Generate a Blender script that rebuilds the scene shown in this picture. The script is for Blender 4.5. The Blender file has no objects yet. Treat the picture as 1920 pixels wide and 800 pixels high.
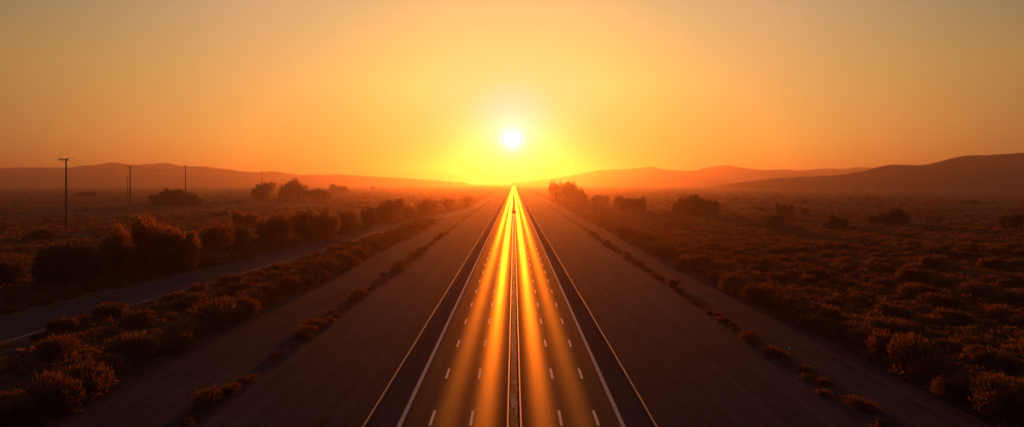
import bpy, math, random
import numpy as np
R = math.radians
rng = np.random.default_rng(7)
random.seed(7)
sc = bpy.context.scene
COL = sc.collection

# ---------------------------------------------------------------- camera frame of reference
F = 1050.0          # focal length in photo pixels (photo 1920 wide)
H = 22.0            # camera height
VX, VY = 963.5, 343.0
def at(px, py):     # ground point seen at a pixel
    Y = F * H / (py - VY)
    return ((px - VX) / F * Y, Y)
def depth(py): return F * H / (py - VY)

# ---------------------------------------------------------------- helpers
def tag(o, label=None, cat=None, group=None, kind=None):
    if label: o['label'] = label
    if cat: o['category'] = cat
    if group: o['group'] = group
    if kind: o['kind'] = kind
    return o
def mesh(name, V, Fc, mats=None, fm=None, smooth=False):
    V = np.asarray(V, dtype=np.float32).reshape(-1, 3)
    me = bpy.data.meshes.new(name)
    if isinstance(Fc, np.ndarray):
        n, k = Fc.shape
        me.vertices.add(len(V)); me.vertices.foreach_set('co', V.ravel())
        me.loops.add(n * k); me.loops.foreach_set('vertex_index', Fc.astype(np.int32).ravel())
        me.polygons.add(n)
        me.polygons.foreach_set('loop_start', np.arange(0, n * k, k, dtype=np.int32))
        try: me.polygons.foreach_set('loop_total', np.full(n, k, dtype=np.int32))
        except Exception: pass
    else:
        me.from_pydata(V.tolist(), [], Fc)
    for m in (mats or []): me.materials.append(m)
    if fm is not None: me.polygons.foreach_set('material_index', np.asarray(fm, dtype=np.int32))
    me.update(calc_edges=True)
    if smooth: me.polygons.foreach_set('use_smooth', np.ones(len(me.polygons), dtype=bool))
    me.validate()
    return me
def link(name, me, parent=None, loc=None, rz=0):
    o = bpy.data.objects.new(name, me); COL.objects.link(o)
    if parent: o.parent = parent
    if loc is not None: o.location = loc
    o.rotation_euler = (0, 0, rz)
    return o
def empty(name, loc, rz=0):
    o = bpy.data.objects.new(name, None); COL.objects.link(o)
    o.location = loc; o.rotation_euler = (0, 0, rz); o.empty_display_size = .2
    return o
class MB:
    def __init__(s): s.v = []; s.f = []
    def box(s, x0, x1, y0, y1, z0, z1):
        b = len(s.v)
        s.v += [(x0,y0,z0),(x1,y0,z0),(x1,y1,z0),(x0,y1,z0),(x0,y0,z1),(x1,y0,z1),(x1,y1,z1),(x0,y1,z1)]
        s.f += [tuple(b+i for i in q) for q in ((3,2,1,0),(4,5,6,7),(0,1,5,4),(1,2,6,5),(2,3,7,6),(3,0,4,7))]
    def tube(s, pts, rad, n=8, cap=True):
        b0 = len(s.v); k = len(pts)
        P = [np.array(p, float) for p in pts]
        rad = rad if hasattr(rad, '__len__') else [rad] * k
        for i, p in enumerate(P):
            d = P[min(i+1, k-1)] - P[max(i-1, 0)]; d /= (np.linalg.norm(d) + 1e-9)
            a = np.cross(d, (0, 0, 1.) if abs(d[2]) < .9 else (1., 0, 0)); a /= np.linalg.norm(a); c = np.cross(d, a)
            for j in range(n):
                t = 2 * math.pi * j / n
                s.v.append(tuple(p + rad[i] * (math.cos(t) * a + math.sin(t) * c)))
        for i in range(k - 1):
            for j in range(n):
                s.f.append((b0+i*n+j, b0+i*n+(j+1)%n, b0+(i+1)*n+(j+1)%n, b0+(i+1)*n+j))
        if cap:
            s.f.append(tuple(b0+j for j in range(n))[::-1]); s.f.append(tuple(b0+(k-1)*n+j for j in range(n)))
    def sheet(s, x0, x1, y0, y1, z):
        b = len(s.v); s.v += [(x0,y0,z),(x1,y0,z),(x1,y1,z),(x0,y1,z)]; s.f.append((b,b+1,b+2,b+3))
    def mesh(s, name, m, smooth=False): return mesh(name, s.v, s.f, [m] if m else None, smooth=smooth)
    def build(s, name, m, parent=None, smooth=False, loc=None): return link(name, s.mesh(name, m, smooth), parent, loc)

# ---------------------------------------------------------------- node material helper
class NT:
    def __init__(s, nt): s.nt = nt; s.n = nt.nodes; s.l = nt.links
    def add(s, t, **kw):
        nd = s.n.new(t)
        for k, v in kw.items():
            if k.startswith('i_'): nd.inputs[k[2:].replace('_', ' ')].default_value = v
            else: setattr(nd, k, v)
        return nd
    def put(s, sock, v):
        if hasattr(v, 'is_output'): s.l.new(v, sock)
        else: sock.default_value = v
    def math(s, op, a, b=None, c=None, clamp=False):
        nd = s.n.new('ShaderNodeMath'); nd.operation = op; nd.use_clamp = clamp
        s.put(nd.inputs[0], a)
        if b is not None: s.put(nd.inputs[1], b)
        if c is not None: s.put(nd.inputs[2], c)
        return nd.outputs[0]
    def mix(s, f, a, b):
        nd = s.n.new('ShaderNodeMix'); nd.data_type = 'RGBA'; nd.clamp_factor = True
        s.put(nd.inputs[0], f); s.put(nd.inputs[6], a); s.put(nd.inputs[7], b)
        return nd.outputs[2]
    def mixf(s, f, a, b):
        nd = s.n.new('ShaderNodeMix'); nd.data_type = 'FLOAT'
        s.put(nd.inputs[0], f); s.put(nd.inputs[2], a); s.put(nd.inputs[3], b)
        return nd.outputs[0]
    def ramp(s, f, stops, interp='LINEAR'):
        nd = s.n.new('ShaderNodeValToRGB'); cr = nd.color_ramp; cr.interpolation = interp
        while len(cr.elements) < len(stops): cr.elements.new(.5)
        for e, (p, c) in zip(cr.elements, stops):
            e.position = p; e.color = (*c, 1) if len(c) == 3 else c
        s.put(nd.inputs[0], f); return nd.outputs[0]
    def noise(s, vec, scale, detail=4, rough=.55, dist=0):
        nd = s.n.new('ShaderNodeTexNoise'); nd.inputs['Scale'].default_value = scale
        nd.inputs['Detail'].default_value = detail; nd.inputs['Roughness'].default_value = rough
        nd.inputs['Distortion'].default_value = dist
        if vec is not None: s.l.new(vec, nd.inputs['Vector'])
        return nd.outputs[0]
def lin(*c):
    return tuple(((x/255)/12.92 if x/255 <= .04045 else ((x/255+.055)/1.055)**2.4) for x in c)
def new_mat(name):
    m = bpy.data.materials.new(name); m.use_nodes = True
    t = NT(m.node_tree); b = m.node_tree.nodes['Principled BSDF']
    return m, t, b
def geo(t):
    g = t.add('ShaderNodeNewGeometry'); return g.outputs['Position']
def mapped(t, vec, sx, sy, sz):
    mp = t.add('ShaderNodeMapping'); mp.inputs['Scale'].default_value = (sx, sy, sz)
    t.l.new(vec, mp.inputs['Vector']); return mp.outputs[0]

def simple(name, c, rough=.8, metal=0, spec=.3, ns=2.0, amt=.35, bump=0.0, bs=20):
    m, t, b = new_mat(name)
    p = geo(t); n = t.noise(p, ns, 5)
    d = tuple(x*(1-amt) for x in c); u = tuple(min(1, x*(1+amt)) for x in c)
    t.put(b.inputs['Base Color'], t.mix(n, (*d, 1), (*u, 1)))
    b.inputs['Roughness'].default_value = rough; b.inputs['Metallic'].default_value = metal
    b.inputs['Specular IOR Level'].default_value = spec
    if bump:
        bp = t.add('ShaderNodeBump'); bp.inputs['Strength'].default_value = bump; bp.inputs['Distance'].default_value = .05
        t.l.new(t.noise(p, bs, 4), bp.inputs['Height']); t.l.new(bp.outputs[0], b.inputs['Normal'])
    return m

# road: lanes polished down their middles, rougher between and on the shoulders
def road_mat():
    m, t, b = new_mat('asphalt_polished')
    p = geo(t); s = t.add('ShaderNodeSeparateXYZ'); t.l.new(p, s.inputs[0])
    ax = t.math('ABSOLUTE', s.outputs[0])
    def g(c, w, a):
        d = t.math('DIVIDE', t.math('SUBTRACT', ax, c), w)
        return t.math('MULTIPLY', t.math('EXPONENT', t.math('MULTIPLY', t.math('MULTIPLY', d, d), -1)), a)
    wob = t.noise(mapped(t, p, .25, .012, 1), 1, 3)
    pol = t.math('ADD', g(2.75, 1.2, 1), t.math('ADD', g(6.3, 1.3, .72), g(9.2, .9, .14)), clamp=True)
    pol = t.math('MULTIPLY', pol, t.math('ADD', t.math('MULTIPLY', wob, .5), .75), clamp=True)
    base = t.math('LESS_THAN', ax, 10.1)
    n1 = t.noise(mapped(t, p, 1.2, .05, 1), 1, 5)
    n2 = t.noise(p, 6, 6, .7)
    lane = t.mix(t.math('ADD', t.math('MULTIPLY', n1, .6), t.math('MULTIPLY', n2, .4)), (.025, .017, .015, 1), (.085, .055, .045, 1))
    t.put(b.inputs['Base Color'], t.mix(base, t.mix(t.math('ADD', t.math('MULTIPLY', n1, .5), t.math('MULTIPLY', n2, .5)), (.03, .019, .017, 1), (.12, .075, .06, 1)), lane))
    rough = t.mixf(pol, .54, .37)
    rough = t.mixf(base, .85, rough)
    rough = t.math('ADD', rough, t.math('MULTIPLY', t.math('SUBTRACT', n2, .5), .22))
    t.put(b.inputs['Roughness'], rough)
    b.inputs['Specular IOR Level'].default_value = 0
    bp = t.add('ShaderNodeBump'); bp.inputs['Strength'].default_value = .5; bp.inputs['Distance'].default_value = .01
    t.l.new(t.noise(p, 14, 4, .7), bp.inputs['Height']); t.l.new(bp.outputs[0], b.inputs['Normal'])
    # gloss on lanes worn smooth by tyres; sunset amber painted into its colour
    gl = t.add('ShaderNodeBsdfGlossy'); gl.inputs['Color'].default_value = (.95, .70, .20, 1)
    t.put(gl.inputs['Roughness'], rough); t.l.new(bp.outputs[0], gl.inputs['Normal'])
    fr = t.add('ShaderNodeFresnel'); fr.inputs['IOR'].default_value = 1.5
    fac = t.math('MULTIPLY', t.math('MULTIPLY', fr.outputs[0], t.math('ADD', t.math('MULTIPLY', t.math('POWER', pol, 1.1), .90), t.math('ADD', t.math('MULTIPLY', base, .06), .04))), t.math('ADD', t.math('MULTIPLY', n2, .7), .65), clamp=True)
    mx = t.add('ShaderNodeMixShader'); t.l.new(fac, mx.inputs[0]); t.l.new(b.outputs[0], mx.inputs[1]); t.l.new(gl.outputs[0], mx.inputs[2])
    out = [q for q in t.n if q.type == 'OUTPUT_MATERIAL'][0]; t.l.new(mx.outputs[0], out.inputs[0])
    return m
def verge_mat(name, ca, cb, rough=.95, spec=.035, bump=.35):
    m, t, b = new_mat(name)
    p = geo(t)
    n1 = t.noise(mapped(t, p, 1.1, .012, 1), 1, 5, .65, .3); n2 = t.noise(p, 3, 6, .7); n3 = t.noise(p, .16, 4, .6)
    f = t.math('ADD', t.math('MULTIPLY', n1, .45), t.math('ADD', t.math('MULTIPLY', n2, .3), t.math('MULTIPLY', n3, .25)))
    t.put(b.inputs['Base Color'], t.ramp(f, [(.40, tuple(x*.75 for x in ca)), (.60, tuple(x*1.15 for x in cb))]))
    b.inputs['Roughness'].default_value = rough; b.inputs['Specular IOR Level'].default_value = spec
    bp = t.add('ShaderNodeBump'); bp.inputs['Strength'].default_value = bump; bp.inputs['Distance'].default_value = .04
    t.l.new(t.noise(p, 5, 6, .75), bp.inputs['Height']); t.l.new(bp.outputs[0], b.inputs['Normal'])
    return m
def ground_mat():
    m, t, b = new_mat('dry_steppe')
    p = geo(t)
    n1 = t.noise(mapped(t, p, .012, .035, 1), 1, 6, .6); n2 = t.noise(mapped(t, p, .12, .3, 1), 1, 6, .65); n3 = t.noise(p, 2.5, 4, .7)
    f = t.math('ADD', t.math('MULTIPLY', n1, .4), t.math('ADD', t.math('MULTIPLY', n2, .4), t.math('MULTIPLY', n3, .2)))
    t.put(b.inputs['Base Color'], t.ramp(f, [(.36, (.03, .018, .009)), (.5, (.085, .048, .023)), (.64, (.20, .11, .048))]))
    b.inputs['Roughness'].default_value = 1; b.inputs['Specular IOR Level'].default_value = .03
    bp = t.add('ShaderNodeBump'); bp.inputs['Strength'].default_value = 1; bp.inputs['Distance'].default_value = .5
    t.l.new(t.math('ADD', n2, t.math('MULTIPLY', n3, .3)), bp.inputs['Height']); t.l.new(bp.outputs[0], b.inputs['Normal'])
    return m
def leaf_mat(name, c1, c2, ct, tr=.45):
    m, t, b = new_mat(name)
    oi = t.add('ShaderNodeObjectInfo'); p = geo(t)
    n = t.noise(p, .6, 3)
    f = t.math('ADD', t.math('MULTIPLY', n, .7), t.math('MULTIPLY', oi.outputs['Random'], .35))
    t.put(b.inputs['Base Color'], t.ramp(f, [(.3, c1), (.75, c2)]))
    b.inputs['Roughness'].default_value = .75; b.inputs['Specular IOR Level'].default_value = .15
    tl = t.add('ShaderNodeBsdfTranslucent'); tl.inputs[0].default_value = (*ct, 1)
    mx = t.add('ShaderNodeMixShader'); mx.inputs[0].default_value = tr
    out = [q for q in t.n if q.type == 'OUTPUT_MATERIAL'][0]
    t.l.new(b.outputs[0], mx.inputs[1]); t.l.new(tl.outputs[0], mx.inputs[2]); t.l.new(mx.outputs[0], out.inputs[0])
    return m
M = dict(
    road=road_mat(),
    verge=verge_mat('verge_asphalt', (.028, .020, .024), (.052, .036, .042)),
    track=verge_mat('gravel_track', (.034, .023, .023), (.062, .043, .040), .98, .02, .6),
    side=verge_mat('side_road_asphalt', (.030, .022, .026), (.055, .040, .044), .95, .05, .2),
    ground=ground_mat(),
    paint=simple('road_paint', (.52, .48, .42), .6, 0, .3, 3, .25),
    paintw=simple('worn_edge_paint', (.42, .37, .345), .75, 0, .2, 1.5, .4),
    paintd=simple('faded_edge_paint', (.26, .22, .21), .85, 0, .1, .35, .8),
    metal=simple('galvanised_steel', (.22, .18, .165), .58, .5, .4, .5, .6),
    rust=simple('weathered_steel_post', (.12, .07, .05), .8, .2, .2, 5, .4),
    redrail=simple('rusty_median_rail', (.55, .17, .09), .36, .3, .7, 3, .3),
    concrete=simple('grey_concrete', (.20, .17, .155), .9, 0, .2, 1.2, .5, .3, 12),
    dark=simple('dark_concrete_and_shade', (.05, .035, .03), .9, 0, .2, 2, .3),
    pole=simple('weathered_pole', (.10, .075, .065), .85, 0, .2, 2, .3),
    wire=simple('dark_cable', (.03, .025, .022), .7, 0, .3, 2, .2),
    glass=simple('pale_insulator', (.25, .22, .2), .4, 0, .5, 2, .2),
    white=simple('pale_delineator', (.7, .66, .6), .5, 0, .4, 8, .1),
    bark=simple('dark_bark', (.045, .03, .02), .95, 0, .1, 5, .4),
    hill_far=simple('hill_dry_grass', (.03, .018, .014), 1, 0, .02, .004, .35),
    leaf=leaf_mat('dry_sagebrush', (.018, .013, .008), (.046, .030, .016), (.36, .16, .035), .27),
    tleaf=leaf_mat('dark_green_foliage', (.018, .020, .009), (.045, .040, .016), (.50, .21, .04), .45),
    bleaf=leaf_mat('bush_foliage', (.026, .021, .011), (.06, .043, .02), (.30, .14, .03), .17),
)
def median_mat():
    m, t, b = new_mat('median_gravel_patched')
    p = geo(t)
    n = t.noise(mapped(t, p, 2.2, .28, 1), 1, 4, .6); n2 = t.noise(p, 8, 5, .7)
    f = t.math('GREATER_THAN', t.math('ADD', n, t.math('MULTIPLY', t.math('SUBTRACT', n2, .5), .25)), .56)
    t.put(b.inputs['Base Color'], t.mix(f, (.06, .040, .035, 1), (.36, .28, .26, 1)))
    b.inputs['Roughness'].default_value = .65; b.inputs['Specular IOR Level'].default_value = .04
    return m
M['median'] = median_mat()

# ---------------------------------------------------------------- the setting
def smoothnoise(X, Y, seed):
    r = np.random.default_rng(seed); Z = np.zeros_like(X)
    for k in range(9):
        a = r.uniform(0, 2*math.pi); w = 2*math.pi/ r.uniform(18, 120); ph = r.uniform(0, 6.28)
        Z += np.sin((X*math.cos(a) + Y*math.sin(a))*w + ph) * (2*math.pi/w/120)**.6
    return Z / 5
xs = np.concatenate([-np.geomspace(9000, 95, 60), np.arange(-90, 91, 5), np.geomspace(95, 9000, 60)])
ys = np.concatenate([np.arange(-150, 300, 6), np.geomspace(300, 9000, 110)])
GX, GY = np.meshgrid(xs, ys)
def gz(X, Y):
    X = np.asarray(X, float); Y = np.asarray(Y, float)
    cor = np.where(X < 0, -np.interp(Y, [0, 100, 200, 300, 400, 520, 5000], [92, 92, 84, 70, 60, 50, 48]) - X, X - 50)
    w = np.clip(cor / 30, 0, 1)
    amp = .9 * w * np.clip(1.15 - Y/3000, 0, 1)
    return -.06 + amp * (smoothnoise(X, Y, 3)) - .25*w
GZ = gz(GX, GY)
ny, nx = GX.shape
idx = np.arange(nx*ny).reshape(ny, nx)
q = np.stack([idx[:-1,:-1], idx[:-1,1:], idx[1:,1:], idx[1:,:-1]], -1).reshape(-1, 4)
g = link('ground', mesh('ground', np.stack([GX, GY, GZ], -1), q, [M['ground']], smooth=True))
tag(g, kind='structure')

def strip(name, fx0, fx1, Y, z, m, parent=None, thick=0):
    Y = np.asarray(Y, float); a = fx0(Y) if callable(fx0) else np.full_like(Y, fx0); b = fx1(Y) if callable(fx1) else np.full_like(Y, fx1)
    k = 4; T = np.linspace(0, 1, k)
    V = np.stack([np.stack([a*(1-t)+b*t, Y, np.full_like(Y, z)], -1) for t in T], 1).reshape(-1, 3)
    n = len(Y); i = np.arange(n*k).reshape(n, k)
    q = np.stack([i[:-1,:-1], i[:-1,1:], i[1:,1:], i[1:,:-1]], -1).reshape(-1, 4)
    return link(name, mesh(name, V, q, [m]), parent)
Yr = np.concatenate([np.arange(-60, 600, 10), np.geomspace(600, 4600, 40)])
def wav(x, amp, s):  # softly wandering edge
    r = np.random.default_rng(s); w = r.uniform(.02, .12, 5); ph = r.uniform(0, 6, 5)
    return lambda Y: x + amp*sum(np.sin(Y*w[i]+ph[i]) for i in range(5))/2.5
vl = strip('verge', wav(-29.5, .5, 1), -12.9, Yr, -.028, M['verge']); tag(vl, kind='structure')
vr = strip('verge', 12.7, wav(33, .5, 2), Yr, -.028, M['verge']); tag(vr, kind='structure')
tl = strip('gravel_track', wav(-43, 1.2, 3), wav(-30.5, .6, 4), Yr, -.04, M['track']); tag(tl, kind='structure')
tr = strip('gravel_track', wav(34, .6, 5), wav(44.5, 1.2, 6), Yr, -.04, M['track']); tag(tr, kind='structure')
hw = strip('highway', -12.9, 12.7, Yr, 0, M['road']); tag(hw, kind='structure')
sy = [0, 92, 118, 144, 206, 238, 289, 391, 513, 700, 1200]
sL = [-87, -83, -81, -78, -74.5, -72, -64, -49, -42, -40, -40]
sRr = [-73, -71, -66.5, -65, -62, -60, -53.5, -40.5, -34, -33, -33]
Ys = np.arange(-60, 1200, 8.)
def cs(tab):
    def fn(Y):
        o = np.interp(Y, sy, tab)
        return np.convolve(np.pad(o, 6, mode='edge'), np.ones(13)/13, mode='valid')
    return fn
sr = strip('side_road', cs(sL), cs(sRr), Ys, -.020, M['side']); tag(sr, kind='structure')
el = strip('edge_line', lambda Y: cs(sRr)(Y)-.75, lambda Y: cs(sRr)(Y)-.40, Ys, -.014, M['paintd'], sr)
# painted markings of the highway
for x0, x1 in ((-10.62, -10.22), (9.72, 10.12)):
    strip('edge_line', x0, x1, Yr, .005, M['paintw'], hw)
dash = MB(); dash.sheet(-.13, .13, 0, 3.4, .005); dm = dash.mesh('lane_dash', M['paint'])
for x in (-7.65, -3.95, 4.35, 7.7):
    for k in range(25):
        link('lane_dash', dm, hw, (x, 50.9 - 12.25 + k*12.25, 0))
rest = MB()
for x in (-7.65, -3.95, 4.35, 7.7):
    for k in range(25, 60): rest.sheet(x-.13, x+.13, 38.65+k*12.25, 42.05+k*12.25, .005)
tag(rest.build('lane_dash', M['paint'], hw), kind='stuff')
shade = MB(); shade.sheet(-9.5, 9.5, 412, 413.6, .006); shade.build('crest_shade', M['dark'], hw)  # shade at the road crest, painted as a dark strip across the lanes
# median: a low kerbed strip
md = MB(); md.box(-.42, .42, -60, 405, .012, .11)
tag(md.build('median', M['median']), kind='structure')

# ---------------------------------------------------------------- guardrails
PY = 3.8
def guardrail(name, label, x, side, z0, hgt, beam_m, post_m, y0, y1, cat, grp, pw=.14):
    t = tag(empty(name, (x, y0, 0)), label, cat, grp)
    prof = [(0, 0), (.045, .03), (.05, .09), (.0, .15), (.05, .21), (.045, .27), (0, .31), (-.03, .31), (.01, .27), (.012, .21), (-.035, .15), (.012, .09), (.01, .03), (-.03, 0)]
    sc_ = hgt/.31
    Y = np.arange(0, y1-y0+1, 6.); n = len(prof); V = []
    wv = np.random.default_rng(int(abs(x)*100)); jx = np.cumsum(wv.normal(0, .012, len(Y))); jz = wv.normal(0, .006, len(Y))
    for j, yy in enumerate(Y):
        for a, b in prof: V.append((side*a*(1.4 if cat == 'guardrail' else 2.6) + jx[j], yy, z0 + b*sc_ + jz[j]))
    i = np.arange(len(Y)*n).reshape(len(Y), n); ir = np.roll(i, -1, axis=1)
    q = np.stack([i[:-1], ir[:-1], ir[1:], i[1:]], -1).reshape(-1, 4)
    link('beam', mesh('beam', V, q, [beam_m]), t)
    pm = MB(); pm.box(-.06, .06, -.05, .05, -.1, z0+hgt+.02); pm.box(-.10, -.06, -.07, .07, z0+.02, z0+hgt-.02)
    pme = pm.mesh('post', post_m); npst = int((y1-y0)/PY)
    r = MB()
    first = max(0, int((42-y0)/PY))
    for k in range(npst):
        yy = k*PY + .5; px = -side*.13
        if first <= k < first + 95: link('post', pme, t, (px, yy, 0), 0 if side > 0 else math.pi)
        else: r.box(px-.06, px+.06, yy-.05, yy+.05, -.1, z0+hgt+.02)
    tag(r.build('post', post_m, t), kind='stuff')
    return t
guardrail('guardrail', 'steel guardrail with posts along the left shoulder of the highway', -13.2, 1, .48, .31, M['metal'], M['rust'], 20, 700, 'guardrail', 'guardrails on the highway shoulders')
guardrail('guardrail', 'steel guardrail with posts along the right shoulder of the highway', 12.55, -1, .48, .31, M['metal'], M['rust'], 20, 700, 'guardrail', 'guardrails on the highway shoulders')
guardrail('median_rail', 'low rusty rail on the left side of the median strip', -.58, -1, .16, .17, M['redrail'], M['rust'], 20, 405, 'rail', 'low rails of the median strip')
guardrail('median_rail', 'low rusty rail on the right side of the median strip', .58, 1, .16, .17, M['redrail'], M['rust'], 20, 405, 'rail', 'low rails of the median strip')
# dark flared block that closes the median far down the road
w = MB()
prof = [(-3.6, .02), (-1.6, .38), (-.75, 1.0), (-.5, 1.25), (.5, 1.25), (.75, 1.0), (1.6, .38), (3.6, .02)]
n = len(prof)
for yy, s in ((414, 1), (419, 1), (428, .35)):
    for a, b in prof: w.v.append((a*s, yy-414, b*(1 if yy < 425 else .5)))
    w.v.append((3.6*s, yy-414, -.05)); w.v.append((-3.6*s, yy-414, -.05))
n += 2
for r_ in range(2):
    for j in range(n): w.f.append((r_*n+j, r_*n+(j+1) % n, (r_+1)*n+(j+1) % n, (r_+1)*n+j))
w.f.append(tuple(range(n))[::-1]); w.f.append(tuple(2*n+j for j in range(n)))
t = w.build('median_end_block', M['dark'], loc=(0, 415, .01))
tag(t, 'low dark flared block closing the far end of the median strip', 'end block')

# delineators
def delineator(x, y, label, h=1.15, s=1.0):
    t = tag(empty('delineator_post', (x, y, -.03)), label, 'delineator', 'roadside delineators')
    a = MB(); a.box(-.05*s, .05*s, -.03, .03, -.2, h); a.build('post', M['rust'], t)
    b = MB(); b.box(-.17*s, .17*s, -.05, -.032, h-.28*s, h+.1*s); b.box(-.12*s, .12*s, -.032, .04, h-.2*s, h+.05*s); b.build('reflector', M['white'], t)
delineator(11.95+1.9, 262, 'small pale reflector on a post beside the right guardrail, farther of the two', 1.9, 1.6)
delineator(14.0, 192, 'small pale reflector on a post beside the right guardrail, nearer of the two', 1.6, 1.3)
delineator(35.4, 72, 'tiny pale reflector in the row of low tufts right of the verge', .9, .9)

# ---------------------------------------------------------------- foliage generators
def leaves(centres, radii, n, size, up=.35, seed=0, aspect=2.2, shell=.55, feather=.0):
    r = np.random.default_rng(seed)
    C = np.asarray(centres, float); Rd = np.asarray(radii, float)
    wgt = (Rd[:, 0]*Rd[:, 1]*Rd[:, 2])**(2/3.); wgt /= wgt.sum()
    k = r.choice(len(C), n, p=wgt)
    d = r.normal(size=(n, 3)); d /= np.linalg.norm(d, axis=1)[:, None]
    # bumpy outline: radius varies with direction
    ang = np.arctan2(d[:, 1], d[:, 0])
    bump = 1 + .12*np.sin(ang*3 + k*1.7) + .10*np.sin(ang*7 + d[:, 2]*6 + k) + .08*np.sin(d[:, 2]*11 + ang*2 + k*2.)
    rad = (shell + (1-shell)*r.random(n)**.6) * bump
    rad = np.where(r.random(n) < .12, rad*r.uniform(1.0, 1.22, n), rad)
    P = C[k] + d*Rd[k]*rad[:, None]
    P[:, 2] = np.abs(P[:, 2])
    # leaf axis
    a = d*feather + r.normal(size=(n, 3))*.6 + np.array([0, 0, up]); a /= np.linalg.norm(a, axis=1)[:, None]
    b = np.cross(a, r.normal(size=(n, 3))); b /= np.linalg.norm(b, axis=1)[:, None]
    L = size*r.uniform(.6, 1.4, n)[:, None]; W = L/aspect
    V = np.stack([P - b*W*.5, P + a*L*.35 - b*W*.55*0 + b*W*.5, P + a*L, P + a*L*.35 - b*W*.5], 1).reshape(-1, 3)
    q = np.arange(n*4).reshape(n, 4)
    return V, q
def stems(rad, hgt, n, seed):
    r = np.random.default_rng(seed); b = MB()
    for i in range(n):
        a = r.uniform(0, 6.28); l = r.uniform(.4, .9)
        e = np.array([math.cos(a)*rad*l, math.sin(a)*rad*l, hgt*r.uniform(.55, .95)])
        b.tube([(0, 0, -.1), tuple(e*.5*np.array([.7, .7, 1.1])), tuple(e)], [.06*rad, .04*rad, .012*rad], 5, False)
    return b
def blobs(rx, rz, n, seed, flat=1.0, lift=.0):
    r = np.random.default_rng(seed); C = [(0, 0, rz*.42+lift)]; Rd = [(rx*.62, rx*.62, rz*.55)]
    for i in range(n):
        a = r.uniform(0, 6.28); d = rx*r.uniform(.35, .68); s = r.uniform(.28, .45)
        C.append((math.cos(a)*d, math.sin(a)*d*flat, rz*r.uniform(.25, .68)+lift)); Rd.append((rx*s, rx*s, rz*s*r.uniform(.7, 1.05)))
    return C, Rd
# unit shrubs (radius 1, height about .75)
SH = []
for i in range(9):
    nl_, nb_, hh_, up_ = [(5600, 6, .72, .9), (5200, 9, .62, .7), (4200, 4, .85, 1.3), (5600, 7, .6, .8), (2600, 5, .8, 1.5), (5000, 11, .7, .9), (1500, 6, .7, 1.6), (5600, 3, .66, .9), (3600, 8, .9, 1.1)][i]
    C, Rd = blobs(1, hh_, nb_, 100+i)
    V, q = leaves(C, Rd, nl_, .105, up_, 200+i, 3.0, .45, .9)
    V[:, 2] = np.maximum(V[:, 2], 0)
    st = stems(1, .8, 9 if nl_ > 3000 else 26, 300+i)
    sv = np.array(st.v); sf = np.array([f for f in st.f if len(f) == 4])
    me = mesh('shrub', np.concatenate([V, sv]), np.concatenate([q, sf+len(V)]), [M['leaf'], M['bark']], [0]*len(q)+[1]*len(sf))
    SH.append(me)
TF = []
for i in range(5):  # low tufts
    C, Rd = blobs(1, .8, 4, 400+i)
    V, q = leaves(C, Rd, 900, .30, 1.4, 500+i, 5, .2, 1.0); V[:, 2] = np.maximum(V[:, 2], 0)
    TF.append(mesh('tuft', V, q, [M['leaf']]))
def put_shrub(me, name, x, y, r, hz, label, cat, group):
    if name == 'shrub' and y < 70: k_ = .68 + .32*(y-38)/32; r *= k_; hz *= k_
    o = link(name, me, None, (x, y, float(gz(x, y)) - .05), random.uniform(0, 6.28))
    o.scale = (r*random.uniform(.85, 1.2), r*random.uniform(.85, 1.2), hz)
    tag(o, label, cat, group); return o

# right side: hedge line along the track, then the open field
cnt = 0
pts = []
def far_enough(x, y, d):
    for a, b, c in pts:
        if (a-x)**2 + (b-y)**2 < ((d+c)*.5)**2*1.0: return False
    return True
for k in range(47):
    y = 40 + k*4.4 + random.uniform(-1, 1); x = 46.3 + random.uniform(-1, 1.5) + 1.2*math.sin(k)
    r = random.uniform(2.8, 4.4); pts.append((x, y, r*1.5))
    put_shrub(random.choice(SH), 'shrub', x, y, r, r*random.uniform(1.0, 1.45), 'feathery dry shrub in the hedge line bordering the right gravel track', 'shrub', 'shrubs bordering the right gravel track')
tries = 0; nf = 0
cand = []
while nf < 150 and tries < 40000:
    tries += 1
    y = 44 + 150*random.random()**.8; x = random.uniform(49, .95*y+14)
    r = random.uniform(1.7, 3.7)
    if x < 49 or not far_enough(x, y, r*1.75): continue
    pts.append((x, y, r*1.75)); nf += 1
    put_shrub(random.choice(SH), 'shrub', x, y, r, r*random.uniform(.8, 1.3), 'rounded dry shrub among many scattered over the right field', 'shrub', 'shrubs scattered over the right field')
for k in range(62):
    y = 38 + k*3.4 + random.uniform(-.8, .8); x = 33.6 + random.uniform(-.6, .6)
    if random.random() < .12: continue
    r = random.uniform(.6, 1.0) + 1.3*random.random()**3; x += random.gauss(0, .25)
    put_shrub(random.choice(TF), 'tuft', x, y, r, r*random.uniform(.7, 1.0), 'low dry tuft in the thin row between the right verge and its gravel track', 'tuft', 'tufts along the right verge')
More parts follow.
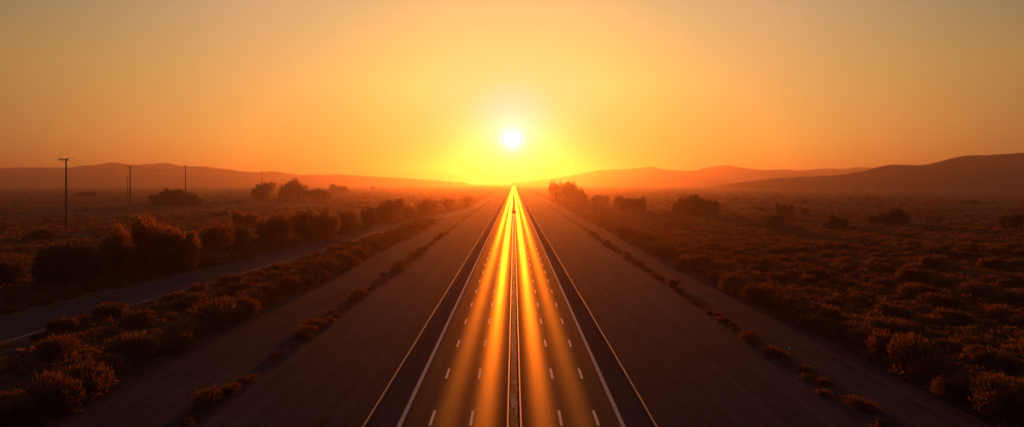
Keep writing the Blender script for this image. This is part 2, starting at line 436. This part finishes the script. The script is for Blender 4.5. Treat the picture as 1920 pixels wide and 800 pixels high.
# left side
for k in range(62):
    y = 38 + k*3.4 + random.uniform(-.8, .8); x = -30.0 + random.uniform(-.6, .6)
    if random.random() < .1: continue
    r = random.uniform(.6, 1.0) + 1.3*random.random()**3; x += random.gauss(0, .25)
    put_shrub(random.choice(TF), 'tuft', x, y, r, r*random.uniform(.7, 1.0), 'low dry tuft in the thin row between the left verge and its gravel track', 'tuft', 'tufts along the left verge')
for k in range(66):
    y = 42 + k*4.0 + random.uniform(-1.2, 1.2); x = -45.8 + random.uniform(-1.3, 1.2) + .8*math.sin(k*.7)
    r = random.uniform(2.5, 4.1)
    put_shrub(random.choice(SH), 'shrub', x, y, r, r*random.uniform(1.0, 1.5), 'feathery dry shrub in the hedge line bordering the left gravel track', 'shrub', 'shrubs bordering the left gravel track')
for k in range(62):
    y = 50 + k*3.9 + random.uniform(-2, 2); xr = float(np.interp(y, sy, sRr)); x = random.uniform(xr+3.2, min(-50, xr+14))
    r = random.uniform(1.3, 2.9)
    put_shrub(random.choice(SH), 'shrub', x, y, r, r*random.uniform(.9, 1.35), 'small dry shrub scattered between the left hedge line and the side road', 'shrub', 'small shrubs beside the side road')
for k in range(60):
    y = 66 + k*3.6 + random.uniform(-2, 2); xl = float(np.interp(y, sy, sL)); x = xl - 4.5 - random.random()**1.5*16
    r = random.uniform(2.2, 3.6)
    put_shrub(random.choice(SH), 'shrub', x, y, r, r*random.uniform(.6, .9), 'low dark shrub beyond the side road in front of the trees', 'shrub', 'shrubs beyond the side road')

# far scrub: nobody could count it
def scatter_stuff(name, xy, rr, hh, nleaf, leafsize, seed, mat):
    r = np.random.default_rng(seed); n = len(xy)
    base = []
    for i in range(6):
        C, Rd = blobs(1, .8, 3, seed+i); V, q = leaves(C, Rd, nleaf, leafsize, .8, seed+50+i, 2.2, .4, .8)
        V[:, 2] = np.maximum(V[:, 2], 0); base.append(V)
    out = []
    z = gz(xy[:, 0], xy[:, 1])
    pick = r.integers(0, 6, n); a = r.uniform(0, 6.28, n)
    for i in range(n):
        V = base[pick[i]]; c, s_ = math.cos(a[i]), math.sin(a[i])
        X = (V[:, 0]*c - V[:, 1]*s_)*rr[i]*1.25 + xy[i, 0]; Y = (V[:, 0]*s_ + V[:, 1]*c)*rr[i] + xy[i, 1]
        out.append(np.stack([X, Y, V[:, 2]*hh[i] + z[i] - .05], -1))
    V = np.concatenate(out); q = np.arange(len(V)).reshape(-1, 4)
    o = link(name, mesh(name, V, q, [mat])); tag(o, kind='stuff'); return o
def field(n, y0, y1, side, seed, xin):
    r = np.random.default_rng(seed)
    y = 1/(1/y0 - r.random(n*3)*(1/y0 - 1/y1)) if y1 > 600 else r.uniform(y0, y1, n*3)
    x = xin(y) + (.97*y + 25 - xin(y))*r.random(n*3)
    dens = smoothnoise(x*.8, y*.6, seed) + .5
    k = (x < .97*y+25) & (r.random(n*3) < np.clip(dens*.8+.25, .12, 1))
    return np.stack([side*x[k], y[k]], -1)[:n]
def xin_l(y): return np.interp(y, [0, 92, 118, 144, 206, 238, 289, 391, 513, 5000], [92, 86, 84, 81, 77, 75, 67, 53, 47, 46])
A = field(5200, 190, 620, 1, 11, lambda y: 46+0*y)
B = field(2000, 600, 3000, 1, 12, lambda y: 46+0*y)
Cc = field(4200, 150, 620, -1, 13, xin_l)
D = field(2000, 600, 3000, -1, 14, xin_l)
S1 = np.concatenate([A, Cc]); r1 = rng.uniform(1.2, 3.0, len(S1)); 
o = scatter_stuff('scrub', S1, r1, r1*rng.uniform(.3, .6, len(S1)), 110, .42, 21, M['leaf'])
tag(o, 'low dry scrub carpeting the plain beyond the nearer shrubs on both sides', 'scrub')
S2 = np.concatenate([B, D]); r2 = rng.uniform(2.0, 4.5, len(S2))
o = scatter_stuff('distant_scrub', S2, r2, r2*rng.uniform(.25, .5, len(S2)), 40, .6, 22, M['leaf'])
tag(o, 'faint low scrub far out on the plain towards the hills', 'scrub')
# grass tufts filling gaps between the near shrubs
def near_grass(n, side, seed, xin, y0=38, y1=200):
    r = np.random.default_rng(seed); y = r.uniform(y0, y1, n*2); x = xin(y) + (.97*y+20-xin(y))*r.random(n*2)
    k = x > xin(y); return np.stack([side*x[k], y[k]], -1)[:n]
S3 = np.concatenate([near_grass(7500, 1, 31, lambda y: 44.5+0*y), near_grass(4500, -1, 32, xin_l, 60, 200)])
r_ = np.random.default_rng(5)
ye = 40 + 380*r_.random(1900)**1.2; xe = -r_.uniform(43, 70, 1900); ok = xe > np.interp(ye, sy, sRr) + 1.6
S3 = np.concatenate([S3, np.stack([xe[ok], ye[ok]], -1)])
ye = r_.uniform(38, 700, 700); xe = np.where(r_.random(700) < .5, 33.6, -30.0) + r_.normal(0, .35, 700)
S3 = np.concatenate([S3, np.stack([xe, ye], -1)])
r3 = rng.uniform(.5, 1.5, len(S3)); r3[-700:] *= .55
o = scatter_stuff('dry_grass', S3, r3, r3*rng.uniform(.5, .9, len(S3)), 60, .42, 33, M['leaf'])
tag(o, 'short dry grass growing between the shrubs and along the verges', 'grass')
# small gravel-edge scrub rows continuing towards the horizon
yy = 1/(1/240 - r_.random(700)*(1/240-1/2500)); side_ = r_.random(700) < .5
xx = np.where(side_, 46+np.abs(r_.normal(0, 3, 700)), -46-np.abs(r_.normal(0, 2, 700)))
kp = side_ | (yy > 240); kp &= ~((~side_) & (xx < np.interp(yy, sy, sRr)+2) & (xx > np.interp(yy, sy, sL)-3))
S4 = np.stack([xx[kp], yy[kp]], -1); r4 = rng.uniform(1.8, 3.2, len(S4))
o = scatter_stuff('hedge_scrub', S4, r4, r4*.8, 130, .3, 44, M['leaf'])
tag(o, 'distant scrub rows following both gravel tracks towards the horizon', 'scrub')

# ---------------------------------------------------------------- trees and large bushes (photo: px centre, base row, width px, top row)
def clump(px, py, wpx, top, label, cat, name, style, group=None, seed=0, lobes=None, nl=3500):
    x, y = at(px, py); s = y/F; Wd = wpx*s; Ht = (py-top)*s
    t = tag(empty(name, (x, y, float(gz(x, y))-.05)), label, cat, group)
    rx = Wd/2; C = []; Rd = []; r = np.random.default_rng(seed+1000)
    if lobes:
        for lx, lw, lh in lobes:   # fractions of width / width / height
            cx = lx*rx; w_ = lw*rx; h_ = lh*Ht
            C.append((cx, r.uniform(-.2, .2)*rx, h_*.52)); Rd.append((w_*.68, w_*.68, h_*.38))
            C.append((cx, 0, h_*.16)); Rd.append((w_*.78, w_*.78, h_*.26))
            for i in range(10):
                a = r.uniform(0, 6.28); C.append((cx+math.cos(a)*w_*.66, math.sin(a)*w_*.66, h_*r.uniform(.3, .86))); q_ = r.uniform(.18, .40); Rd.append((w_*q_, w_*q_, h_*q_*.8))
    elif style == 'tree':
        C.append((0, 0, Ht*.6)); Rd.append((rx*.62, rx*.62, Ht*.32))
        C.append((0, 0, Ht*.18)); Rd.append((rx*.75, rx*.75, Ht*.25))
        for i in range(11):
            a = r.uniform(0, 6.28); d = rx*r.uniform(.35, .72); zz = Ht*r.uniform(.28, .82); sh = 1-.5*max(0, zz/Ht-.6)
            q_ = r.uniform(.22, .38); C.append((math.cos(a)*d*sh, math.sin(a)*d*sh, zz)); Rd.append((rx*q_, rx*q_, Ht*q_*.55))
    else:
        C, Rd = blobs(rx*1.02, Ht*.98, 9, seed+2000)
    size = max(Wd, Ht)*.045 if style == 'tree' else max(Wd, Ht)*.05
    V, q = leaves(C, Rd, int(nl*(1.5 if style == 'tree' else 1.8)), size*(.9 if style == 'tree' else 1.0), .3 if style == 'tree' else .7, seed, 1.7 if style == 'tree' else 2.6, .35, .7)
    top_now = V[:, 2].max(); V[:, 2] *= Ht/np.quantile(V[:, 2], .995)
    crown = link('crown', mesh('crown', V, q, [M['tleaf'] if style == 'tree' else M['bleaf']]), t)
    b = MB(); tr_ = max(.12, Ht*.035)
    nst = 1 if style == 'tree' else 4
    for i in range(nst):
        b.tube([(0, 0, -.3), (r.normal()*tr_, r.normal()*tr_, Ht*.25), (r.normal()*rx*.1, r.normal()*rx*.1, Ht*.6)], [tr_*1.2, tr_, tr_*.4], 7)
    for i in range(7):
        c = C[i % len(C)]
        b.tube([(0, 0, Ht*.08*(1+i*.3)), (c[0]*.5, c[1]*.5, c[2]*.6), c], [tr_*.55, tr_*.35, tr_*.12], 5, False)
    b.build('trunk', M['bark'], t)
    return t
L = [
 # left, far
 (495,373,52,342,'dark rounded tree at the left of the far pair below the left hills','tree','tree','tree',None,5000,[(0,.85,.95),(-.5,.45,.6)]),
 (550,373,54,338,'tallest far tree on the left plain with broken top outline','tree','tree','tree',None,6000,[(.15,.75,1),(-.45,.6,.75),(.6,.4,.7)]),
 (597,374,52,354,'low dark bush right of the pair of far trees','bush','bush','bush',None,4000,None),
 (635,363,42,346,'broad flat tree farther off, right of the far low bush','tree','tree','tree',None,4000,[(0,.8,1),(-.55,.5,.65),(.55,.5,.6)]),
 (328,384,88,357,'long dark thicket at the foot of the third power pole','thicket','thicket','bush',None,7000,[(-.6,.5,.6),(0,.45,1),(-.2,.5,.75),(.4,.5,.85),(.75,.35,.55)]),
 (158,368,44,358,'flat dark bush right of the tallest power pole','bush','bush','bush',None,3000,[(-.5,.5,.8),(.2,.6,.95),(.7,.35,.8)]),
 (215,378,11,371,'tiny dark bush between the flat bush and the second power pole','bush','bush','bush',None,1200,None),
 (198,348,42,339,'faint group of distant trees at the foot of the left hills','tree group','distant_trees','tree',None,3000,[(-.65,.35,.9),(-.1,.35,.8),(.2,.3,.95),(.7,.3,.9)]),
 (78,448,54,426,'dark bush standing left of the base of the tallest power pole','bush','bush','bush',None,4000,[(-.45,.55,.85),(.4,.6,1)]),
 (88,418,17,406,'small dark bush behind the bush left of the tallest pole','bush','bush','bush',None,1800,None),
 (430,363,12,357,'tiny bush far out left of the far tree pair','bush','bush','bush',None,1000,None),
 (417,362,6,358,'tiniest bush far out on the left plain','bush','bush','bush',None,600,None),
 (415,404,32,396,'low flat bush left of the dark round tree on the left plain','bush','bush','bush',None,2500,[(-.5,.5,.7),(.3,.6,.9)]),
 (462,426,54,393,'dark twin-crowned tree behind the left tree row','tree','tree','tree',None,6000,[(-.4,.65,1),(.5,.5,.95)]),
 (270,432,54,402,'round dark tree showing behind the largest tree on the left','tree','tree','tree',None,5000,None),
 # left tree row beyond side road
 (228,505,84,424,'left half of the big paired trees beyond the side road','tree','tree','tree',None,12000,[(-.3,.75,.95),(.35,.7,1),(0,.9,.7)]),
 (306,506,112,414,'largest and broadest tree beyond the side road, catching orange light on its right','tree','tree','tree',None,16000,[(-.35,.7,1),(.15,.7,.95),(.65,.5,.8),(0,.95,.65)]),
 (128,528,112,460,'wide dim bush left of the big paired trees','bush','bush','bush',None,9000,None),
 (18,530,60,486,'dark bush cut by the left picture edge below the plain','bush','bush','bush',None,6000,None),
 (404,468,62,415,'round tree right of the largest tree in the left row','tree','tree','tree',None,9000,[(-.35,.6,.85),(.3,.75,1)]),
 (455,468,34,422,'narrow tree squeezed beside the round tree in the left row','tree','tree','tree',None,5000,None),
 (510,455,66,401,'broad dark tree in the left row, second from its round middle tree','tree','tree','tree',None,9000,[(-.3,.6,.9),(.35,.7,1)]),
 (588,450,88,395,'widest flat-topped dark tree in the middle of the left row','tree','tree','tree',None,11000,[(-.45,.6,.95),(.1,.65,1),(.6,.5,.9)]),
 (652,436,44,396,'small round tree right of the widest flat-topped tree','tree','tree','tree',None,6000,None),
 (690,425,28,388,'slim feathery bush between round tree and tall dark tree','bush','bush','bush',None,4000,None),
 (727,415,62,374,'tall boxy dark tree towards the hazy end of the left row','tree','tree','tree',None,8000,[(-.35,.65,.95),(.35,.65,1)]),
 (765,406,36,384,'low bush right of the tall boxy tree','bush','bush','bush',None,3500,None),
 (802,400,46,374,'hazy round tree near the far end of the left row','tree','tree','tree',None,5000,[(-.4,.6,.85),(.3,.6,1)]),
 (842,392,36,372,'hazier small tree at the far end of the left row','tree','tree','tree',None,3500,None),
 (876,384,34,367,'faintest tree ending the left row in the glare','tree','tree','tree',None,3000,None),
 (780,348.5,22,337,'lone low tree in the glow on the horizon left of the road','tree','tree','tree',None,2500,[(-.4,.6,.9),(.4,.6,.9)]),
 (725,347,8,341,'tiny round tree on the horizon left of the lone low tree','tree','tree','tree',None,1200,None),
 (699,355,14,349,'small hazy bush out on the plain left of the glow','bush','bush','bush',None,1500,None),
 (718,357,8,352,'tiny hazy bush beside another out on the glowing plain','bush','bush','bush',None,900,None),
 # right
 (1042,376,34,340,'tall tree glowing in the haze right of the highway','tree','tree','tree',None,5000,[(0,.85,1),(.35,.6,.85),(-.4,.5,.8)]),
 (1074,380,54,343,'broad hazy tree sloping down to the right beside the tall one','tree','tree','tree',None,7000,[(-.3,.6,1),(.25,.6,.88),(.7,.4,.55)]),
 (1127,383,34,365,'low hazy bush between the glowing trees and the boxy bush','bush','bush','bush',None,3500,[(-.4,.6,.9),(.4,.6,.85)]),
 (1160,392,28,367,'rounded bush touching the left side of the boxy bush','bush','bush','bush',None,3500,None),
 (1187,398,54,370,'boxy dense bush on the right plain near the haze','bush','bush','bush',None,6500,[(-.45,.6,.95),(.4,.6,1),(0,.7,.9)]),
 (1272,402,30,378,'small rounded bush at the left foot of the wide domed bush','bush','bush','bush',None,3500,None),
 (1302,402,80,369,'wide domed bush in the middle of the right plain','bush','bush','bush',None,8000,[(-.25,.6,.95),(.25,.65,1),(.65,.5,.72)]),
 (1284,396,40,362,'spiky thin tree rising behind the wide domed bush','tree','tree','tree',None,2200,[(-.5,.4,.75),(0,.35,.95),(.6,.25,1)]),
 (1380,376,13,370,'small dark bush beyond the wide domed bush','bush','bush','bush',None,1500,None),
 (1430,394,24,386,'low bush left of the leafy bush pair on the right plain','bush','bush','bush',None,2200,None),
 (1471,410,36,382,'tall bush standing behind another, right of centre of the plain','bush','bush','bush',None,4500,[(-.35,.6,.95),(.4,.6,1)]),
 (1452,431,46,399,'round bush in front of the tall one on the right plain','bush','bush','bush',None,5500,[(-.2,.7,.95),(.3,.65,1)]),
 (1508,402,26,388,'small domed bush right of the bush pair','bush','bush','bush',None,2500,None),
 (1510,382,18,374,'little bush farther off behind the small domed bush','bush','bush','bush',None,1500,None),
 (1568,429,52,404,'domed dark bush sloping to the left on the right plain','bush','bush','bush',None,5500,[(.2,.75,1),(-.6,.4,.6)]),
 (1640,420,34,404,'low left lobe bush beside the peaked bush','bush','bush','bush',None,3500,None),
 (1675,420,56,390,'peaked dark bush on the right plain','bush','bush','bush',None,6500,[(0,.55,1),(.5,.55,.8),(-.5,.5,.7)]),
 (1760,418,20,402,'small dim bush right of the peaked bush','bush','bush','bush',None,2200,None),
 (1898,430,46,399,'round black bush by the right picture edge','bush','bush','bush',None,5500,None),
 (1595,374,18,367,'left one of two small bushes before the right hill','bush','bush','bush',None,1400,None),
 (1626,374,16,368,'right one of two small bushes before the right hill','bush','bush','bush',None,1400,None),
 (1820,381,36,375,'long flat bush far out below the dark hill','bush','bush','bush',None,2000,[(-.6,.4,.7),(0,.5,.9),(.6,.4,.8)]),
 (1849,383,14,378,'small bush at the right end of the long flat bush','bush','bush','bush',None,1000,None),
 (1720,395,16,389,'tiny dark bush beyond the small dim one','bush','bush','bush',None,1000,None),
 (1506,357,10,353,'tiny faraway bush in front of the low mound','bush','bush','bush',None,700,None),
]
for i, (px, py, wp, top, lab, cat, nm, style, grp, nl, lobes) in enumerate(L):
    clump(px, py, wp, top, lab, cat, nm, style, grp, seed=50+i*3, lobes=lobes, nl=nl)
# faint tree belt below the dark right hill
tb = MB(); V_ = []
C = []; Rd = []
for i in range(46):
    X = 1500 + i*38 + random.uniform(-20, 20); C.append((X, 2300+random.uniform(-60, 60), 4)); Rd.append((random.uniform(14, 34), 16, random.uniform(5, 11)))
V, q = leaves(C, Rd, 14000, 3.2, .3, 77, 1.6, .3, .5)
o = link('tree_belt', mesh('tree_belt', V, q, [M['tleaf']])); tag(o, 'faint dark belt of distant trees along the foot of the right hill', 'tree belt', kind='stuff')

# ---------------------------------------------------------------- power poles and lines
def power_pole(px, base, top, label, arm=4.9, off=-.6, rb=.62, armdir=0.0):
    x, y = at(px, base); Ht = (base-top)*y/F
    t = tag(empty('power_pole', (x, y, float(gz(x, y))-.05), armdir), label, 'power pole', 'power poles on the left plain')
    b = MB(); b.tube([(0, 0, -.5), (0, 0, Ht*.5), (0, 0, Ht)], [rb, rb*.78, rb*.55], 12); b.build('shaft', M['pole'], t, True)
    c = MB(); c.box(-arm/2+off, arm/2+off, -.62, -.36, Ht-1.05, Ht-.55)
    c.tube([(-arm*.3+off, -.5, Ht-.9), (0, -.45, Ht-2.6)], .08, 6)
    ca = c.build('crossarm', M['pole'], t)
    pts = []
    for u in (-.48, -.2, .2, .48):
        q = MB(); q.tube([(0, 0, 0), (0, 0, .18), (0, 0, .22), (0, 0, .55)], [.10, .10, .2, .12], 8)
        q.build('insulator', M['glass'], ca, loc=(u*arm+off, -.49, Ht-.552))
        pts.append((u*arm+off, -.49, Ht))
    cc, ss = math.cos(armdir), math.sin(armdir)
    return [(x+p[0]*cc-p[1]*ss, y+p[0]*ss+p[1]*cc, p[2]) for p in pts]
p1 = power_pole(124, 430, 294, 'tallest and nearest power pole with a short crossarm, far left', 4.9, -.75, .5)
p2 = power_pole(244, 379, 310, 'second power pole reaching the crest of the left hills', 5, -.3, .85)
p3 = power_pole(348, 374, 310, 'power pole rising behind the long dark thicket', 5, -.3, .8)
p4 = power_pole(491, 366, 320, 'thin distant power pole behind the far tree pair', 5, 0, .55)
p0 = power_pole(239, 376, 331, 'faint shorter pole just left of the second power pole', 3, 0, .55)
def wire(a, b, sag, label):
    w = MB(); n = 24
    pts = [tuple(np.array(a)*(1-t)+np.array(b)*t - np.array([0, 0, sag*4*t*(1-t)])) for t in np.linspace(0, 1, n)]
    w.tube(pts, .055, 5, False)
    tag(w.build('power_line', M['wire']), label, 'power line', 'power lines between the left poles')
for (a, b, nm) in ((p1, p2, 'the first and second power poles'), (p2, p3, 'the second and third power poles'), (p3, p4, 'the third and the thin distant power pole')):
    wire(a[0], b[0], 6, 'left cable sagging between '+nm)
    wire(a[3], b[3], 6, 'right cable sagging between '+nm)

# ---------------------------------------------------------------- hills
def hills(name, prof, D, seed, foot=.72, nrow=26, back=.25):
    px = np.array([p[0] for p in prof], float); py = np.array([p[1] for p in prof], float)
    X = np.arange(px[0], px[-1], 3.)
    yy = np.interp(X, px, py); yy = np.convolve(np.pad(yy, 4, mode='edge'), np.ones(9)/9, mode='valid')
    r = np.random.default_rng(seed)
    Z = H + (VY - yy)/F*D
    Z = Z + sum(r.uniform(.3, 1)*np.sin(X*r.uniform(.05, .4)+r.uniform(0, 6)) for _ in range(8))*D/F*.16
    rows = []
    T = np.concatenate([np.linspace(0, 1, nrow), 1+np.linspace(.1, 1, 8)])
    for k, t in enumerate(T):
        if t <= 1: dd = D*(foot+(1-foot)*t); h = t*t*(3-2*t)*.6 + .4*t**3
        else: dd = D*(1+back*(t-1)); h = 1-(t-1)**1.3
        gull = sum(np.sin(X*w_+ph+t*q_) for w_, ph, q_ in ((.06, 1, 3), (.13, 2, -4), (.27, .5, 5), (.45, 3, 2)))/4
        amp = .16*math.sin(math.pi*min(t, 1))
        z = -4 + (Z+4)*h*(1+amp*gull)
        rows.append(np.stack([(X-VX)/F*D*(1+0*t), np.full_like(X, dd) + D*.01*gull, z], -1))
    V = np.stack(rows); a, b = V.shape[:2]; i = np.arange(a*b).reshape(a, b)
    q = np.stack([i[:-1, :-1], i[:-1, 1:], i[1:, 1:], i[1:, :-1]], -1).reshape(-1, 4)
    tag(link(name, mesh(name, V, q, [M['hill_far']], smooth=True)), kind='structure')
hills('hills', [(-500,330),(-300,322),(-100,318),(0,315),(60,313),(130,315),(165,309),(185,310),(205,304),(225,305),(245,311),(262,307),(285,308),(300,305),(318,306),(340,313),(365,311),(400,314),(440,319),(470,323),(520,321),(560,328),(640,327),(700,331),(760,334),(820,338),(870,343)], 5000, 1)
hills('hills', [(960,343),(1000,339),(1040,334),(1080,328),(1120,319),(1160,317),(1190,316),(1220,311),(1245,318),(1300,321),(1330,313),(1365,309),(1400,316),(1440,319),(1470,317),(1500,320),(1545,316),(1590,317),(1605,312),(1635,315),(1700,322),(1800,326),(2400,330)], 5600, 2)
hills('hills', [(1400,342),(1450,334),(1520,331),(1580,328),(1640,318),(1670,308),(1720,310),(1770,306),(1800,292),(1840,291),(1870,290),(1920,286),(2000,284),(2150,290),(2400,305)], 2200, 3, .74)
hills('mound', [(1476,344),(1490,340),(1505,338),(1520,339),(1536,344)], 2700, 4, .95)

# ---------------------------------------------------------------- haze
hb = MB(); hb.box(-9500, 9500, -300, 9400, -8, 262)
hm = bpy.data.materials.new('haze'); hm.use_nodes = True
ht = NT(hm.node_tree); ht.n.clear()
vo = ht.add('ShaderNodeVolumePrincipled'); vo.inputs['Color'].default_value = (.95, .60, .46, 1)
vo.inputs['Density'].default_value = 2.0e-4; vo.inputs['Anisotropy'].default_value = .82
mo = ht.add('ShaderNodeOutputMaterial'); ht.l.new(vo.outputs[0], mo.inputs['Volume'])
hz = hb.build('haze', hm); tag(hz, 'warm dusty haze over the whole plain, thickest towards the hills', 'haze', kind='stuff')

# ---------------------------------------------------------------- sun and sky
EL = math.atan((VY-262)/F); AZ = math.atan((960-VX)/F)
sd = (math.sin(AZ)*math.cos(EL), math.cos(AZ)*math.cos(EL), math.sin(EL))
sl = bpy.data.lights.new('sun', 'SUN'); sl.energy = 4.5; sl.angle = R(.8); sl.color = (1, .205, .018)
so = bpy.data.objects.new('sun', sl); COL.objects.link(so)
from mathutils import Vector
so.rotation_euler = Vector(sd).to_track_quat('Z', 'Y').to_euler(); so.location = (0, 0, 60)

wd = bpy.data.worlds.new('World'); sc.world = wd; wd.use_nodes = True
t = NT(wd.node_tree); bg = t.n['Background']
tc = t.add('ShaderNodeTexCoord')
nv = t.add('ShaderNodeVectorMath', operation='NORMALIZE'); t.l.new(tc.outputs['Generated'], nv.inputs[0])
dp = t.add('ShaderNodeVectorMath', operation='DOT_PRODUCT'); t.l.new(nv.outputs[0], dp.inputs[0]); dp.inputs[1].default_value = sd
th = t.math('DEGREES', t.math('ARCCOSINE', t.math('MINIMUM', dp.outputs['Value'], .999999)))
sx = t.add('ShaderNodeSeparateXYZ'); t.l.new(nv.outputs[0], sx.inputs[0])
el = t.math('DEGREES', t.math('ARCSINE', sx.outputs[2]))
def rmp(stops): return t.ramp(t.math('DIVIDE', th, 90), [(a/90, c) for a, c in stops])
LOW = [(0,(1,.55,.25)),(6,(1,.12,.12)),(9,(1,.08,.05)),(14,(1.0,.42,.04)),(25,(1.1,.62,.065)),(34,(1.1,.43,.07)),(42.5,(.62,.26,.055)),(60,(.34,.13,.05)),(90,(.028,.04,.10))]
MID = [(0,(1,.5,.9)),(2.7,(1,.42,.85)),(6,(1,.64,.34)),(10.5,(.9,.83,.235)),(15,(.95,.80,.18)),(25,(1.06,.62,.168)),(42.5,(.60,.33,.085)),(60,(.28,.16,.06)),(90,(.028,.04,.11))]
TOP = [(0,(.8,.75,.3)),(13.5,(.8,.72,.28)),(27,(.82,.54,.29)),(42.6,(.22,.27,.185)),(60,(.15,.12,.09)),(90,(.028,.045,.13))]
low, mid, top = rmp(LOW), rmp(MID), rmp(TOP)
a = t.math('SMOOTH_MIN', 1, t.math('MAXIMUM', 0, t.math('DIVIDE', t.math('SUBTRACT', el, 1.5), 8)), .1)
b = t.math('MINIMUM', 1, t.math('MAXIMUM', 0, t.math('DIVIDE', t.math('SUBTRACT', el, 9.5), 9)))
colr = t.mix(b, t.mix(a, low, mid), top)
hi = t.math('MINIMUM', 1, t.math('MAXIMUM', 0, t.math('DIVIDE', t.math('SUBTRACT', el, 20), 28)))
colr = t.mix(t.math('POWER', hi, .7), colr, (.07, .08, .15, 1))
# sun disc and its glow
def gauss(w, amp): return t.math('MULTIPLY', t.math('EXPONENT', t.math('MULTIPLY', t.math('POWER', t.math('DIVIDE', th, w), 2), -1)), amp)
def addc(c1, f, c2):
    mu = t.add('ShaderNodeVectorMath', operation='SCALE'); mu.inputs[0].default_value = c2; t.l.new(f, mu.inputs['Scale'])
    ad = t.add('ShaderNodeVectorMath', operation='ADD'); t.l.new(c1, ad.inputs[0]); t.l.new(mu.outputs[0], ad.inputs[1]); return ad.outputs[0]
colr = addc(colr, gauss(1.05, 1.0), (1.2, 1.2, 2.2))
colr = addc(colr, gauss(2.6, 1.0), (.1, .15, .55))
# a physical sky underneath for the dusk fill from behind and above
nk = t.add('ShaderNodeTexSky'); nk.sky_type = 'NISHITA'; nk.sun_disc = False; nk.sun_elevation = EL; nk.sun_rotation = AZ
sk = t.add('ShaderNodeVectorMath', operation='SCALE'); t.l.new(nk.outputs[0], sk.inputs[0]); sk.inputs['Scale'].default_value = .01
ad = t.add('ShaderNodeVectorMath', operation='ADD'); t.l.new(colr, ad.inputs[0]); t.l.new(sk.outputs[0], ad.inputs[1])
t.l.new(ad.outputs[0], bg.inputs['Color']); bg.inputs['Strength'].default_value = .69

# ---------------------------------------------------------------- camera and render
cd = bpy.data.cameras.new('camera'); cam = bpy.data.objects.new('camera', cd); COL.objects.link(cam); sc.camera = cam
cam.location = (0, 0, H); cam.rotation_euler = (R(90), 0, 0)
cd.sensor_width = 36; cd.lens = F/1920*36
cd.shift_y = -(400-VY)/1920; cd.shift_x = -(VX-960)/1920
cd.clip_start = .5; cd.clip_end = 40000
sc.view_settings.view_transform = 'Standard'; sc.view_settings.look = 'None'
sc.view_settings.exposure = 0; sc.view_settings.gamma = 1; sc.view_settings.use_curve_mapping = False
sc.render.engine = 'CYCLES'
cy = sc.cycles
cy.use_denoising = True; cy.max_bounces = 5; cy.diffuse_bounces = 2; cy.glossy_bounces = 2; cy.transmission_bounces = 3
cy.volume_bounces = 0; cy.transparent_max_bounces = 4; cy.sample_clamp_indirect = 4
